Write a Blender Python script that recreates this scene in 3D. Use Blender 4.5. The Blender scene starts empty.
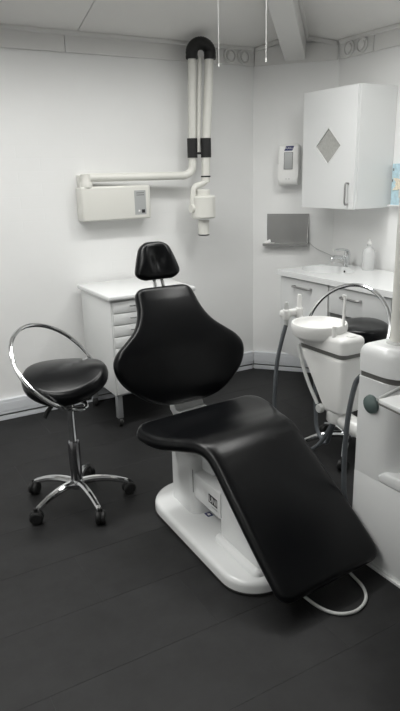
import bpy, bmesh, math, random
from mathutils import Vector, Matrix
random.seed(7)
C = bpy.context.scene.collection
scn = bpy.context.scene
R = math.radians
PI = math.pi

# ------------------------------------------------------------------ camera
FPX, PITCH, ROLL, AZ, EYE = 615.5, .288, -.024, 1.051, 1.6
_v = Vector((math.cos(AZ), math.sin(AZ), 0))
_r = Vector((_v.y, -_v.x, 0))
_f = _v * math.cos(PITCH) - Vector((0, 0, math.sin(PITCH)))
_u = _r.cross(_f)
_r2 = _r * math.cos(ROLL) + _u * math.sin(ROLL)
_u2 = _u * math.cos(ROLL) - _r * math.sin(ROLL)
cd = bpy.data.cameras.new('camera')
cam = bpy.data.objects.new('camera', cd)
C.objects.link(cam)
cd.sensor_fit = 'VERTICAL'
cd.sensor_height = 24
cd.lens = FPX * 24 / 711
cd.clip_start = .05
m = Matrix(((_r2.x, _u2.x, -_f.x, 0), (_r2.y, _u2.y, -_f.y, 0), (_r2.z, _u2.z, -_f.z, EYE), (0, 0, 0, 1)))
cam.matrix_world = m
scn.camera = cam

# ------------------------------------------------------------------ world, lamps, exposure
w = bpy.data.worlds.new('world')
scn.world = w
w.use_nodes = True
w.node_tree.nodes['Background'].inputs[0].default_value = (.8, .86, .9, 1)
w.node_tree.nodes['Background'].inputs[1].default_value = .05
vs = scn.view_settings
vs.view_transform = 'Standard'
vs.look = 'None'
vs.gamma = 1
vs.use_curve_mapping = False
vs.exposure = 0.1

# two louvred luminaires under the sloping ceiling, plus two added as fill light: (x, y, width, length, power)
LAMPS = [(1.75, 2.95, 1.2, .26, 12.5), (.35, 2.90, 1.25, .26, 21), (2.45, 2.2, .26, 1.1, 13), (-.55, 1.7, .26, 1.25, 15)]
LAMP_Z = 2.64
for lx, ly, lw, ll, pw in LAMPS:
    ld = bpy.data.lights.new('luminaire_light', 'AREA')
    ld.shape = 'RECTANGLE'
    ld.size = lw - .03
    ld.size_y = ll - .03
    ld.energy = pw
    ld.color = (1.0, 1.0, .975)
    ld.spread = R(160)          # louvred fittings
    lo = bpy.data.objects.new('luminaire_light', ld)
    C.objects.link(lo)
    lo.location = (lx, ly, LAMP_Z - .006)
    if ly < 2.6:                    # upward fill added at the last two to brighten the ceiling
        ud = ld.copy()
        ud.energy = 16 if lx < 0 else 5
        ud.spread = PI
        uo = bpy.data.objects.new('ceiling_fill_light', ud)
        C.objects.link(uo)
        uo.location = (lx, ly, LAMP_Z + .073)
        uo.rotation_euler = (PI, 0, 0)


# ------------------------------------------------------------------ materials
def mat(name, col, rough=.5, metal=0, var=0., vscale=20, bump=0., bscale=60, coat=0., spec=.5, trans=0., alpha=1, emit=None):
    mt = bpy.data.materials.new(name)
    mt.use_nodes = True
    nt = mt.node_tree
    b = nt.nodes['Principled BSDF']
    b.inputs['Base Color'].default_value = (*col, 1)
    b.inputs['Roughness'].default_value = rough
    b.inputs['Metallic'].default_value = metal
    b.inputs['Specular IOR Level'].default_value = spec
    b.inputs['Coat Weight'].default_value = coat
    b.inputs['Transmission Weight'].default_value = trans
    b.inputs['Alpha'].default_value = alpha
    tc = nt.nodes.new('ShaderNodeTexCoord')
    if var:
        n = nt.nodes.new('ShaderNodeTexNoise')
        n.inputs['Scale'].default_value = vscale
        n.inputs['Detail'].default_value = 5
        nt.links.new(tc.outputs['Object'], n.inputs['Vector'])
        r = nt.nodes.new('ShaderNodeValToRGB')
        r.color_ramp.elements[0].position = .3
        r.color_ramp.elements[1].position = .7
        r.color_ramp.elements[0].color = (*[c * (1 - var) for c in col], 1)
        r.color_ramp.elements[1].color = (*[min(1, c * (1 + var)) for c in col], 1)
        nt.links.new(n.outputs['Fac'], r.inputs['Fac'])
        nt.links.new(r.outputs['Color'], b.inputs['Base Color'])
    if bump:
        n2 = nt.nodes.new('ShaderNodeTexNoise')
        n2.inputs['Scale'].default_value = bscale
        n2.inputs['Detail'].default_value = 4
        nt.links.new(tc.outputs['Object'], n2.inputs['Vector'])
        bp = nt.nodes.new('ShaderNodeBump')
        bp.inputs['Strength'].default_value = bump
        bp.inputs['Distance'].default_value = .002
        nt.links.new(n2.outputs['Fac'], bp.inputs['Height'])
        nt.links.new(bp.outputs['Normal'], b.inputs['Normal'])
    return mt


def wall_mat(name, col, ang):
    """white painted masonry, joints almost filled with paint; ang = direction of the wall in plan"""
    mt = mat(name, col, .62, var=.012, vscale=3)
    nt = mt.node_tree
    b = nt.nodes['Principled BSDF']
    tc = nt.nodes.new('ShaderNodeTexCoord')
    mp = nt.nodes.new('ShaderNodeMapping')
    mp.vector_type = 'POINT'
    mp.inputs['Rotation'].default_value = (0, 0, -ang)
    sep = nt.nodes.new('ShaderNodeSeparateXYZ')
    cmb = nt.nodes.new('ShaderNodeCombineXYZ')
    nt.links.new(tc.outputs['Object'], mp.inputs['Vector'])
    nt.links.new(mp.outputs['Vector'], sep.inputs[0])
    nt.links.new(sep.outputs['X'], cmb.inputs['X'])
    nt.links.new(sep.outputs['Z'], cmb.inputs['Y'])
    br = nt.nodes.new('ShaderNodeTexBrick')
    br.inputs['Color1'].default_value = (1, 1, 1, 1)
    br.inputs['Color2'].default_value = (.75, .75, .75, 1)
    br.inputs['Mortar'].default_value = (0, 0, 0, 1)
    br.inputs['Scale'].default_value = 1
    br.inputs['Brick Width'].default_value = .30
    br.inputs['Row Height'].default_value = .078
    br.inputs['Mortar Size'].default_value = .006
    br.inputs['Mortar Smooth'].default_value = 1
    nz = nt.nodes.new('ShaderNodeTexNoise')
    nz.inputs['Scale'].default_value = 9
    nt.links.new(tc.outputs['Object'], nz.inputs['Vector'])
    mixn = nt.nodes.new('ShaderNodeMix')
    mixn.inputs['Factor'].default_value = .4
    nt.links.new(cmb.outputs[0], br.inputs['Vector'])
    nt.links.new(br.outputs['Color'], mixn.inputs['A'])
    nt.links.new(nz.outputs['Fac'], mixn.inputs['B'])
    mx = nt.nodes.new('ShaderNodeMath')
    mx.operation = 'MULTIPLY'
    rgb = nt.nodes.new('ShaderNodeRGBToBW')
    nt.links.new(br.outputs['Color'], rgb.inputs[0])
    nt.links.new(rgb.outputs[0], mx.inputs[0])
    nt.links.new(nz.outputs['Fac'], mx.inputs[1])
    bp = nt.nodes.new('ShaderNodeBump')
    bp.inputs['Strength'].default_value = .16
    bp.inputs['Distance'].default_value = .003
    nt.links.new(mx.outputs[0], bp.inputs['Height'])
    nt.links.new(bp.outputs['Normal'], b.inputs['Normal'])
    nt.nodes.remove(mixn)
    return mt


def floor_mat():
    mt = mat('slate_vinyl', (.04, .04, .041), .55, spec=.35)
    nt = mt.node_tree
    b = nt.nodes['Principled BSDF']
    tc = nt.nodes.new('ShaderNodeTexCoord')
    oi = nt.nodes.new('ShaderNodeObjectInfo')
    add = nt.nodes.new('ShaderNodeVectorMath')
    add.operation = 'ADD'
    sc = nt.nodes.new('ShaderNodeVectorMath')
    sc.operation = 'SCALE'
    sc.inputs['Scale'].default_value = 37
    cmb = nt.nodes.new('ShaderNodeCombineXYZ')
    for i in range(3):
        nt.links.new(oi.outputs['Random'], cmb.inputs[i])
    nt.links.new(cmb.outputs[0], sc.inputs[0])
    nt.links.new(tc.outputs['Object'], add.inputs[0])
    nt.links.new(sc.outputs[0], add.inputs[1])
    n = nt.nodes.new('ShaderNodeTexNoise')
    n.inputs['Scale'].default_value = 7
    n.inputs['Detail'].default_value = 8
    n.inputs['Roughness'].default_value = .65
    nt.links.new(add.outputs[0], n.inputs['Vector'])
    r = nt.nodes.new('ShaderNodeValToRGB')
    r.color_ramp.elements[0].position = .3
    r.color_ramp.elements[1].position = .75
    r.color_ramp.elements[0].color = (.0068, .0069, .0072, 1)
    r.color_ramp.elements[1].color = (.0185, .0185, .0192, 1)
    nt.links.new(n.outputs['Fac'], r.inputs['Fac'])
    nt.links.new(r.outputs['Color'], b.inputs['Base Color'])
    bp = nt.nodes.new('ShaderNodeBump')
    bp.inputs['Strength'].default_value = .25
    bp.inputs['Distance'].default_value = .002
    nt.links.new(n.outputs['Fac'], bp.inputs['Height'])
    nt.links.new(bp.outputs['Normal'], b.inputs['Normal'])
    return mt


WALLC = (.86, .862, .855)
M_WL = wall_mat('painted_masonry_left', WALLC, 0)
M_WC = wall_mat('painted_masonry_corner', WALLC, -.85)
M_WR = wall_mat('painted_masonry_right', WALLC, PI / 2)
M_CEIL = mat('ceiling_paint', (.88, .87, .85), .7, var=.01, vscale=4)
M_TRIM = mat('trim_paint', (.78, .775, .76), .5)
M_DUCT = mat('baseboard_plastic', (.72, .74, .77), .4)
M_FLOOR = floor_mat()
M_JOINT = mat('floor_joint', (.03, .03, .031), .6)
M_WHITE = mat('white_lacquer', (.80, .81, .81), .25, coat=.2)
M_LAM = mat('white_laminate', (.78, .79, .785), .3)
M_PLAST = mat('white_plastic', (.84, .84, .825), .28, coat=.15)
M_IVORY = mat('ivory_enamel', (.74, .735, .69), .3)
M_BLACK = mat('black_leatherette', (.0025, .0028, .0035), .28, bump=.05, bscale=350, spec=.27)
M_RUB = mat('black_rubber', (.012, .012, .012), .55)
M_CHR = mat('chrome', (.75, .76, .77), .1, 1)
M_DCHR = mat('dark_chrome', (.26, .26, .27), .12, .95)
M_STEEL = mat('brushed_steel', (.36, .36, .355), .42, .85, bump=.05, bscale=200)
M_GREY = mat('grey_band', (.16, .16, .15), .45)
M_HOSE = mat('grey_hose', (.10, .11, .12), .45)
M_LHOSE = mat('light_grey_tube', (.55, .56, .55), .4)
M_PANEL = mat('grey_panel', (.42, .43, .43), .4)
M_GLASS = mat('frosted_glass', (.44, .44, .42), .2, var=.1, vscale=60)
M_KNOB = mat('smoky_green_knob', (.12, .16, .155), .12, coat=.6)
M_NAVY = mat('navy_print', (.015, .02, .12), .5)
M_INK = mat('black_print', (.012, .012, .014), .5)
M_PAPER = mat('paper', (.85, .85, .84), .8)
M_DARK = mat('dark_gap', (.02, .02, .02), .8)
M_BOTTLE = mat('milky_plastic', (.93, .94, .94), .25, trans=.5)
M_BLUE = mat('pale_blue_print', (.50, .68, .76), .5, var=.15, vscale=40)
M_CREAM = mat('cream_print', (.80, .72, .58), .6, var=.2, vscale=70)
M_LAMP = mat('lamp_housing', (.8, .8, .8), .4)
M_SIGREY = mat('grey_legs', (.40, .41, .42), .35, .5)


# ------------------------------------------------------------------ helpers
def obj(name, bm, material, parent=None, loc=(0, 0, 0), rot=(0, 0, 0), smooth=True, ang=35):
    bmesh.ops.recalc_face_normals(bm, faces=bm.faces)
    me = bpy.data.meshes.new(name)
    bm.to_mesh(me)
    bm.free()
    me.materials.append(material)
    if smooth:
        for p in me.polygons:
            p.use_smooth = True
        try:
            me.set_sharp_from_angle(angle=R(ang))
        except Exception:
            pass
    o = bpy.data.objects.new(name, me)
    C.objects.link(o)
    o.location = loc
    o.rotation_euler = rot
    if parent:
        o.parent = parent
    return o


def tag(o, label, cat, group=None, kind=None):
    o['label'] = label
    o['category'] = cat
    if group:
        o['group'] = group
    if kind:
        o['kind'] = kind
    return o


def thing(name, label, cat, loc=(0, 0, 0), rz=0, group=None, kind=None):
    o = bpy.data.objects.new(name, None)
    o.empty_display_size = .05
    C.objects.link(o)
    o.location = loc
    o.rotation_euler = (0, 0, rz)
    return tag(o, label, cat, group, kind)


def part_label(o, label):
    o['label'] = label
    return o


def box(bm, x0, x1, y0, y1, z0, z1, bev=0., seg=2):
    r = bmesh.ops.create_cube(bm, size=1)
    vs_ = r['verts']
    for v in vs_:
        v.co = Vector(((x0 + x1) / 2 + v.co.x * (x1 - x0), (y0 + y1) / 2 + v.co.y * (y1 - y0), (z0 + z1) / 2 + v.co.z * (z1 - z0)))
    if bev:
        es = list({e for v in vs_ for e in v.link_edges})
        bmesh.ops.bevel(bm, geom=es, offset=bev, segments=seg, profile=.5, affect='EDGES')
    return bm


def nbox(*a, **k):
    return box(bmesh.new(), *a, **k)


def prism(pts, axis, a0, a1, bev=0., seg=2, bm=None):
    """polygon pts in the two other axes, extruded along axis ('x','y','z') from a0 to a1"""
    bm = bm or bmesh.new()

    def mk(p, a):
        if axis == 'x':
            return Vector((a, p[0], p[1]))
        if axis == 'y':
            return Vector((p[0], a, p[1]))
        return Vector((p[0], p[1], a))
    va = [bm.verts.new(mk(p, a0)) for p in pts]
    vb = [bm.verts.new(mk(p, a1)) for p in pts]
    fs = [bm.faces.new(va), bm.faces.new(vb[::-1])]
    n = len(pts)
    for i in range(n):
        fs.append(bm.faces.new((va[i], va[(i + 1) % n], vb[(i + 1) % n], vb[i])))
    if bev:
        es = list({e for f in fs for e in f.edges})
        bmesh.ops.bevel(bm, geom=es, offset=bev, segments=seg, profile=.5, affect='EDGES')
    return bm


def rrect(x0, x1, y0, y1, r, n=8):
    """rounded rectangle outline; r may be a 4-tuple (x1y1, x0y1, x0y0, x1y0)"""
    rs = r if isinstance(r, (tuple, list)) else (r,) * 4
    out = []
    for (cx, cy, a0, rr) in ((x1, y1, 0, rs[0]), (x0, y1, 90, rs[1]), (x0, y0, 180, rs[2]), (x1, y0, 270, rs[3])):
        sx = 1 if cx == x1 else -1
        sy = 1 if cy == y1 else -1
        for k in range(n + 1):
            a = R(a0 + 90 * k / n)
            out.append((cx - sx * rr + rr * math.cos(a), cy - sy * rr + rr * math.sin(a)))
    return out


def slab(outline_fn, layers, bm=None):
    """stack of outlines: layers = [(inset, z)]; outline_fn(inset) -> same-count list of (x, y)"""
    bm = bm or bmesh.new()
    rings = []
    for ins, z in layers:
        rings.append([bm.verts.new((x, y, z)) for x, y in outline_fn(ins)])
    for a, b in zip(rings, rings[1:]):
        n = len(a)
        for i in range(n):
            bm.faces.new((a[i], a[(i + 1) % n], b[(i + 1) % n], b[i]))
    bm.faces.new(rings[0][::-1])
    bm.faces.new(rings[-1])
    return bm


def rslab(x0, x1, y0, y1, z0, z1, r, eb=.01, n=8, es=3, bottom=False):
    """vertical-cornered rounded block with rounded top edge"""
    def f(i):
        rr = [max(.001, q - i) for q in (r if isinstance(r, (tuple, list)) else (r,) * 4)]
        return rrect(x0 + i, x1 - i, y0 + i, y1 - i, tuple(rr), n)
    ly = []
    if bottom:
        for k in range(es, 0, -1):
            a = PI / 2 * k / es
            ly.append((eb * (1 - math.cos(a)), z0 + eb * (1 - math.sin(a))))
        ly.append((0, z0 + eb))
    else:
        ly.append((0, z0))
    for k in range(es + 1):
        a = PI / 2 * k / es
        ly.append((eb * (1 - math.cos(a)), z1 - eb + eb * math.sin(a)))
    return slab(f, ly)


def cr(points, closed=False, n=8):
    P = [Vector(p) for p in points]
    out = []
    m_ = len(P)
    for i in range(m_ if closed else m_ - 1):
        if closed:
            p0, p1, p2, p3 = P[(i - 1) % m_], P[i], P[(i + 1) % m_], P[(i + 2) % m_]
        else:
            p1, p2 = P[i], P[i + 1]
            p0 = P[i - 1] if i else p1 * 2 - p2
            p3 = P[i + 2] if i + 2 < m_ else p2 * 2 - p1
        for k in range(n):
            t = k / n
            out.append(.5 * ((2 * p1) + (p2 - p0) * t + (2 * p0 - 5 * p1 + 4 * p2 - p3) * t * t + (3 * p1 - p0 - 3 * p2 + p3) * t ** 3))
    if not closed:
        out.append(P[-1])
    return out


def tube(points, r, sides=10, closed=False, bm=None, caps=True):
    """swept tube; r a number or a list with one radius per point"""
    bm = bm or bmesh.new()
    P = [Vector(p) for p in points]
    n = len(P)
    rad = r if isinstance(r, (list, tuple)) else [r] * n
    T = []
    for i in range(n):
        a = P[(i - 1) % n] if (closed or i) else P[i]
        b = P[(i + 1) % n] if (closed or i < n - 1) else P[i]
        T.append((b - a).normalized())
    N = T[0].orthogonal().normalized()
    rings = []
    for i in range(n):
        if i:
            q = T[i - 1].rotation_difference(T[i])
            N = q @ N
        N = (N - T[i] * N.dot(T[i])).normalized()
        B = T[i].cross(N)
        rings.append([bm.verts.new(P[i] + rad[i] * (math.cos(2 * PI * k / sides) * N + math.sin(2 * PI * k / sides) * B)) for k in range(sides)])
    rng = range(n) if closed else range(n - 1)
    for i in rng:
        a, b = rings[i], rings[(i + 1) % n]
        off = 0
        if closed and i == n - 1:
            off = min(range(sides), key=lambda o: (a[0].co - b[o].co).length)
        for k in range(sides):
            bm.faces.new((a[k], a[(k + 1) % sides], b[(k + 1 + off) % sides], b[(k + off) % sides]))
    if caps and not closed:
        bm.faces.new(rings[0][::-1])
        bm.faces.new(rings[-1])
    return bm


def lathe(prof, n=24, axis='z', at=(0, 0, 0), bm=None, sx=1, sy=1):
    """prof [(r, h)] from one end to the other; closed with caps where r > 0 at the ends"""
    bm = bm or bmesh.new()
    at = Vector(at)

    def mk(r, h, a):
        x, y = r * math.cos(a) * sx, r * math.sin(a) * sy
        if axis == 'z':
            return at + Vector((x, y, h))
        if axis == 'x':
            return at + Vector((h, x, y))
        return at + Vector((x, h, y))
    rings = []
    for r, h in prof:
        if r <= 1e-6:
            rings.append([bm.verts.new(mk(0, h, 0))])
        else:
            rings.append([bm.verts.new(mk(r, h, 2 * PI * k / n)) for k in range(n)])
    for a, b in zip(rings, rings[1:]):
        if len(a) == 1 and len(b) == 1:
            continue
        for k in range(n):
            if len(a) == 1:
                bm.faces.new((a[0], b[(k + 1) % n], b[k]))
            elif len(b) == 1:
                bm.faces.new((a[k], a[(k + 1) % n], b[0]))
            else:
                bm.faces.new((a[k], a[(k + 1) % n], b[(k + 1) % n], b[k]))
    if len(rings[0]) > 1:
        bm.faces.new(rings[0][::-1])
    if len(rings[-1]) > 1:
        bm.faces.new(rings[-1])
    return bm


def interp(tab, s):
    if s <= tab[0][0]:
        return tab[0][1]
    for (a, va), (b, vb) in zip(tab, tab[1:]):
        if s <= b:
            return va + (vb - va) * (s - a) / (b - a)
    return tab[-1][1]


def smooth_tab(tab, n=6):
    pts = cr([(a, b, 0) for a, b in tab], n=n)
    return [(p.x, p.y) for p in pts]


def pad(profile, hw_tab, thick, end_r=(.0, .0), fine=60, nx=48, crown=0., wing=0., dent=None):
    """upholstered pad lofted along a (y, z) profile. hw_tab [(arc length, half width)]; the pad's face is on the left-hand
    normal side of the profile."""
    P = cr([(0, a, b) for a, b in profile], n=12)
    L = [0]
    for a, b in zip(P, P[1:]):
        L.append(L[-1] + (b - a).length)
    tot = L[-1]
    hw_tab = smooth_tab([(s * tot, h) for s, h in hw_tab])

    def at(s):
        s = max(0, min(tot, s))
        for i in range(len(L) - 1):
            if s <= L[i + 1] + 1e-9:
                t = (s - L[i]) / max(1e-9, L[i + 1] - L[i])
                return P[i].lerp(P[i + 1], t), (P[min(i + 2, len(P) - 1)] - P[max(i - 1, 0)]).normalized()
        return P[-1], (P[-1] - P[-2]).normalized()
    ss = []
    h = thick / 2
    cap = 8
    for k in range(cap):
        ss.append(h * (1 - math.cos(PI / 2 * k / cap)))
    for k in range(fine + 1):
        ss.append(h + (tot - 2 * h) * k / fine)
    for k in range(cap - 1, -1, -1):
        ss.append(tot - h * (1 - math.cos(PI / 2 * k / cap)))
    bm = bmesh.new()
    rings = []
    for s in ss:
        p, t = at(s)
        nrm = Vector((0, -t.z, t.y))
        d = min(s, tot - s)
        th = h * math.sqrt(max(.0, 1 - max(0, 1 - d / h) ** 2)) if d < h else h
        th = max(th, .0015)
        w = interp(hw_tab, s)
        r = end_r[0] if s < tot / 2 else end_r[1]
        if r and d < r:
            w -= r * (1 - math.sqrt(max(0, 1 - (1 - d / r) ** 2)))
        w = max(w, h * 1.05)
        ring = []
        # outline of the section: flat faces, half-round sides
        half = nx // 2
        ns = 7
        sec = []
        for k in range(half - ns):
            q = -1 + 2 * k / (half - ns - 1)
            sec.append((q * (w - h), th))
        for k in range(1, ns):
            a = PI / 2 - PI * k / ns
            sec.append((w - h + h * math.cos(a), th * math.sin(a)))
        for k in range(half - ns):
            q = 1 - 2 * k / (half - ns - 1)
            sec.append((q * (w - h), -th))
        for k in range(1, ns):
            a = -PI / 2 - PI * k / ns
            sec.append((-(w - h) + h * math.cos(a), th * math.sin(a)))
        for x, o in sec:
            oo = o
            if o > 0:
                oo += crown * (1 - (x / w) ** 2) * min(1, d / .08)
                if dent:
                    oo += dent(x, s / tot)
            oo += wing * x * x
            ring.append(bm.verts.new((x, p.y + nrm.y * oo, p.z + nrm.z * oo)))
        rings.append(ring)
    n = len(rings[0])
    for a, b in zip(rings, rings[1:]):
        for i in range(n):
            bm.faces.new((a[i], a[(i + 1) % n], b[(i + 1) % n], b[i]))
    bm.faces.new(rings[0][::-1])
    bm.faces.new(rings[-1])
    return bm


def text(name, body, size, material, parent, mw, depth=.0006, align='CENTER'):
    """flat lettering as a mesh; mw places the text's own X/Y plane"""
    cu = bpy.data.curves.new(name, 'FONT')
    cu.body = body
    cu.size = size
    cu.extrude = depth
    cu.align_x = align
    cu.align_y = 'CENTER'
    tmp = bpy.data.objects.new(name + '_tmp', cu)
    C.objects.link(tmp)
    dg = bpy.context.evaluated_depsgraph_get()
    me = bpy.data.meshes.new_from_object(tmp.evaluated_get(dg))
    bpy.data.objects.remove(tmp)
    me.transform(mw)
    me.materials.clear()
    me.materials.append(material)
    me.name = name
    o = bpy.data.objects.new(name, me)
    C.objects.link(o)
    o.parent = parent
    return o


def copy_tree(o, parent=None):
    c = o.copy()
    C.objects.link(c)
    c.parent = parent
    for ch in list(o.children):
        copy_tree(ch, c)
    return c


# ------------------------------------------------------------------ room shell
YL, XR = 4.114, 3.286          # left wall plane y, right wall plane x
A2, B2 = Vector((2.87, 4.114)), Vector((3.286, 3.64))   # chamfered corner wall ends
XW, YW = -1.6, -1.8            # walls behind the camera
ZW, SL, ZT = 2.465, .32, 3.0   # wall head, ceiling slope, flat top
CD = (B2 - A2).normalized()    # along the corner wall
CN = Vector((-.7518, -.6594))  # out of the corner wall into the room
CL = (B2 - A2).length


def wall(name, pts, label, m_):
    """pts: polygon in plan of a thick wall"""
    o = obj(name, prism(pts, 'z', -.02, 2.56 if name == 'wall_corner' else ZW + .01), m_, smooth=False)
    return tag(o, label, 'wall', kind='structure')


T = .12
wall('wall_left', [(XW, YL), (2.87, YL), (2.92, YL + T), (XW, YL + T)], 'long white painted masonry wall behind the drawer cart', M_WL)
wall('wall_corner', [(2.87, YL), (3.286, 3.64), (3.286 + T, 3.69), (2.92, YL + T)], 'short angled white wall carrying the soap dispenser', M_WC)
wall('wall_right', [(XR, 3.64), (XR, YW), (XR + T, YW), (XR + T, 3.69)], 'white wall behind the washbasin counter', M_WR)
wall('wall_back', [(XW, YW), (XR, YW), (XR, YW - T), (XW, YW - T)], 'plain white wall at the rear of the room', M_WL)
wall('wall_side', [(XW, YL), (XW, YW), (XW - T, YW), (XW - T, YL)], 'plain white side wall of the room', M_WR)

# floor: screed plus one object for each vinyl tile, in thirds-offset rows
fl = tag(obj('floor', nbox(XW - .1, XR + .1, YW - .1, YL + .1, -.06, -.0008), M_JOINT, smooth=False),
         'dark slate-look vinyl tile floor', 'floor', kind='structure')
TL, TW, G = .96, .3445, .0009
tile_me = None
row = 0
y = 1.285 - TW * 10
k = -10
while y < YL:
    x = 1.308 - .3205 * k
    while x > XW:
        x -= TL
    while x < XR:
        x0, x1, y0, y1 = max(x, XW), min(x + TL, XR), max(y, YW), min(y + TW, YL)
        # leave the tiles out past the angled wall
        if x1 - x0 > .02 and y1 - y0 > .02:
            full = (x1 - x0 > TL - .001 and y1 - y0 > TW - .001)
            if full and tile_me:
                o = bpy.data.objects.new('tile', tile_me)
                C.objects.link(o)
                o.location = ((x0 + x1) / 2, (y0 + y1) / 2, 0)
                o.parent = fl
            else:
                a, b = (x1 - x0 - G) / 2, (y1 - y0 - G) / 2
                o = obj('tile', nbox(-a, a, -b, b, -.004, 0, .0004, 1), M_FLOOR, fl, ((x0 + x1) / 2, (y0 + y1) / 2, 0), smooth=False)
                if full:
                    tile_me = o.data
        x += TL
    y += TW
    k += 1

# ceiling: two slopes that meet in a hip over the angled corner, flat above
ce = tag(obj('ceiling', nbox(XW - T, XR + T, YW - T, YL + T, ZT + .012, ZT + .1), M_TRIM, smooth=False),
         'pale grey sloping board ceiling', 'ceiling', kind='structure')
RUN = (ZT - ZW) / SL


def quad_panel(pts, name='panel', t=.012):
    bm = bmesh.new()
    va = [bm.verts.new(p) for p in pts]
    vb = [bm.verts.new((p[0], p[1], p[2] + t)) for p in pts]
    n = len(pts)
    bm.faces.new(va)
    bm.faces.new(vb[::-1])
    for i in range(n):
        bm.faces.new((va[i], va[(i + 1) % n], vb[(i + 1) % n], vb[i]))
    return obj(name, bm, M_CEIL, ce, smooth=False)


g = .003
xs = [XW, -.86, .324, 1.508]
for i, x0 in enumerate(xs):                    # slope over the left wall
    x1 = xs[i + 1] if i + 1 < len(xs) else None
    yb, yt = YL + .02, YL - RUN
    zb = ZW - SL * .02
    hip = lambda yy: XR - (YL - yy)           # the hip line in plan
    if x1 is None:
        quad_panel([(x0 + g, yb, zb), (XR + .02, yb, zb), (hip(yt), yt, ZT), (x0 + g, yt, ZT)])
    elif x1 <= hip(yt):
        quad_panel([(x0 + g, yb, zb), (x1 - g, yb, zb), (x1 - g, yt, ZT), (x0 + g, yt, ZT)])
    else:
        yc = YL - (XR - x1 + g)
        zc = ZW + SL * (XR - x1 + g)
        pts = [(x0 + g, yb, zb), (x1 - g, yb, zb), (x1 - g, yc, zc), (hip(yt), yt, ZT)]
        if x0 + g < hip(yt):
            pts.append((x0 + g, yt, ZT))
        quad_panel(pts)
ys = [YW, .0, 1.2, 2.4]
for i, y0 in enumerate(ys):                    # slope over the right wall
    y1 = ys[i + 1] if i + 1 < len(ys) else None
    xb, xt = XR + .02, XR - RUN
    zb = ZW - SL * .02
    yh = YL - RUN
    if y1 is None:
        quad_panel([(xb, y0 + g, zb), (xb, YL + .02, zb), (xt, yh, ZT), (xt, y0 + g, ZT)])
    elif y1 <= yh:
        quad_panel([(xb, y0 + g, zb), (xb, y1 - g, zb), (xt, y1 - g, ZT), (xt, y0 + g, ZT)])
    else:
        d = YL - y1 + g
        pts = [(xb, y0 + g, zb), (xb, y1 - g, zb), (XR - d, y1 - g, ZW + SL * d), (xt, yh, ZT)]
        if y0 + g < yh:
            pts.append((xt, y0 + g, ZT))
        quad_panel(pts)
quad_panel([(XW - T, YW - T, ZT), (XR - RUN, YW - T, ZT), (XR - RUN, YL - RUN, ZT), (XW - T, YL - RUN, ZT)])

# hip beam with side trims
HB = Vector((3.078, 3.879, 0))
HD = Vector((-.7071, -.7071, .2263))
HS = Vector((.7071, -.7071, 0))


def beam_bar(name, s0, s1, z0, z1, l0, l1, m_, parent=None):
    bm = bmesh.new()
    q = []
    for l in (l0, l1):
        for s, zz in ((s0, z0), (s1, z0), (s1, z1), (s0, z1)):
            p = HB + HS * s + Vector((HD.x, HD.y, 0)) * l
            q.append(bm.verts.new((p.x, p.y, 2.536 + .2263 * l + zz)))
    for f in ((0, 1, 2, 3), (7, 6, 5, 4), (0, 4, 5, 1), (1, 5, 6, 2), (2, 6, 7, 3), (3, 7, 4, 0)):
        bm.faces.new([q[i] for i in f])
    bmesh.ops.bevel(bm, geom=bm.edges[:], offset=.003, segments=2, affect='EDGES')
    return obj(name, bm, m_, parent)


bmn = beam_bar('ceiling_beam', -.075, .075, -.172, .02, -.02, 1.95, M_TRIM)
tag(bmn, 'white boxed beam running down the ceiling hip to the angled wall', 'beam', kind='structure')
beam_bar('side_trim', .0755, .097, -.04, .0, 0, 1.95, M_TRIM, bmn)
beam_bar('side_trim', -.097, -.0755, -.04, .0, 0, 1.95, M_TRIM, bmn)

# fascia boards under the ceiling, with a crown strip above each
FZ0, FZ1 = 2.35, 2.46


def wall_run(name, p, q, nrm, d0, d1, z0, z1, m_, label=None, cat=None, parent=None, bev=.002):
    p, q, nrm = Vector(p), Vector(q), Vector(nrm)
    pts = [p + nrm * d0, q + nrm * d0, q + nrm * d1, p + nrm * d1]
    o = obj(name, prism([(v.x, v.y) for v in pts], 'z', z0, z1, bev, 1), m_, parent)
    if label:
        tag(o, label, cat, kind='structure')
    return o


NL, NR = (0, -1), (-1, 0)
t1 = wall_run('trim_1', (XW, YL), (1.42, YL), NL, -.001, .016, FZ0, FZ1, M_TRIM, 'white fascia board along the top of the long wall', 'trim')
wall_run('board', (1.424, YL), (2.55, YL), NL, -.001, .016, FZ0, FZ1, M_TRIM, parent=t1)
wall_run('board', (2.554, YL), (2.862, YL), NL, -.001, .019, FZ0, FZ1, M_TRIM, parent=t1)
wall_run('crown_strip', (XW, YL), (2.86, YL), NL, -.001, .034, FZ1 - .012, FZ1 + .016, M_TRIM, parent=t1, bev=.006)
t2 = wall_run('trim_2', tuple(A2 + CD * .012), tuple(B2 - CD * .012), CN, -.001, .012, FZ0, FZ1 + .01, M_TRIM, 'white fascia board on the angled wall below the beam', 'trim')
for s0, s1, za, zb in ((.02, .30, 2.455, 2.53), (CL - .02, .31, 2.455, 2.53)):   # crown strips climb to the hip
    bm = bmesh.new()
    vv = []
    for s, z in ((s0, za), (s1, zb)):
        for d in (0, .03):
            for dz in (-.014, .014):
                p = A2 + CD * s + CN * d
                vv.append(bm.verts.new((p.x, p.y, z + dz)))
    for f in ((0, 1, 3, 2), (4, 6, 7, 5), (0, 4, 5, 1), (2, 3, 7, 6), (0, 2, 6, 4), (1, 5, 7, 3)):
        bm.faces.new([vv[i] for i in f])
    obj('crown_strip', bm, M_TRIM, t2)
t3 = wall_run('trim_3', (XR, 3.62), (XR, 3.30), NR, -.001, .019, FZ0, FZ1, M_TRIM, 'white fascia board along the top of the counter wall', 'trim')
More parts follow.
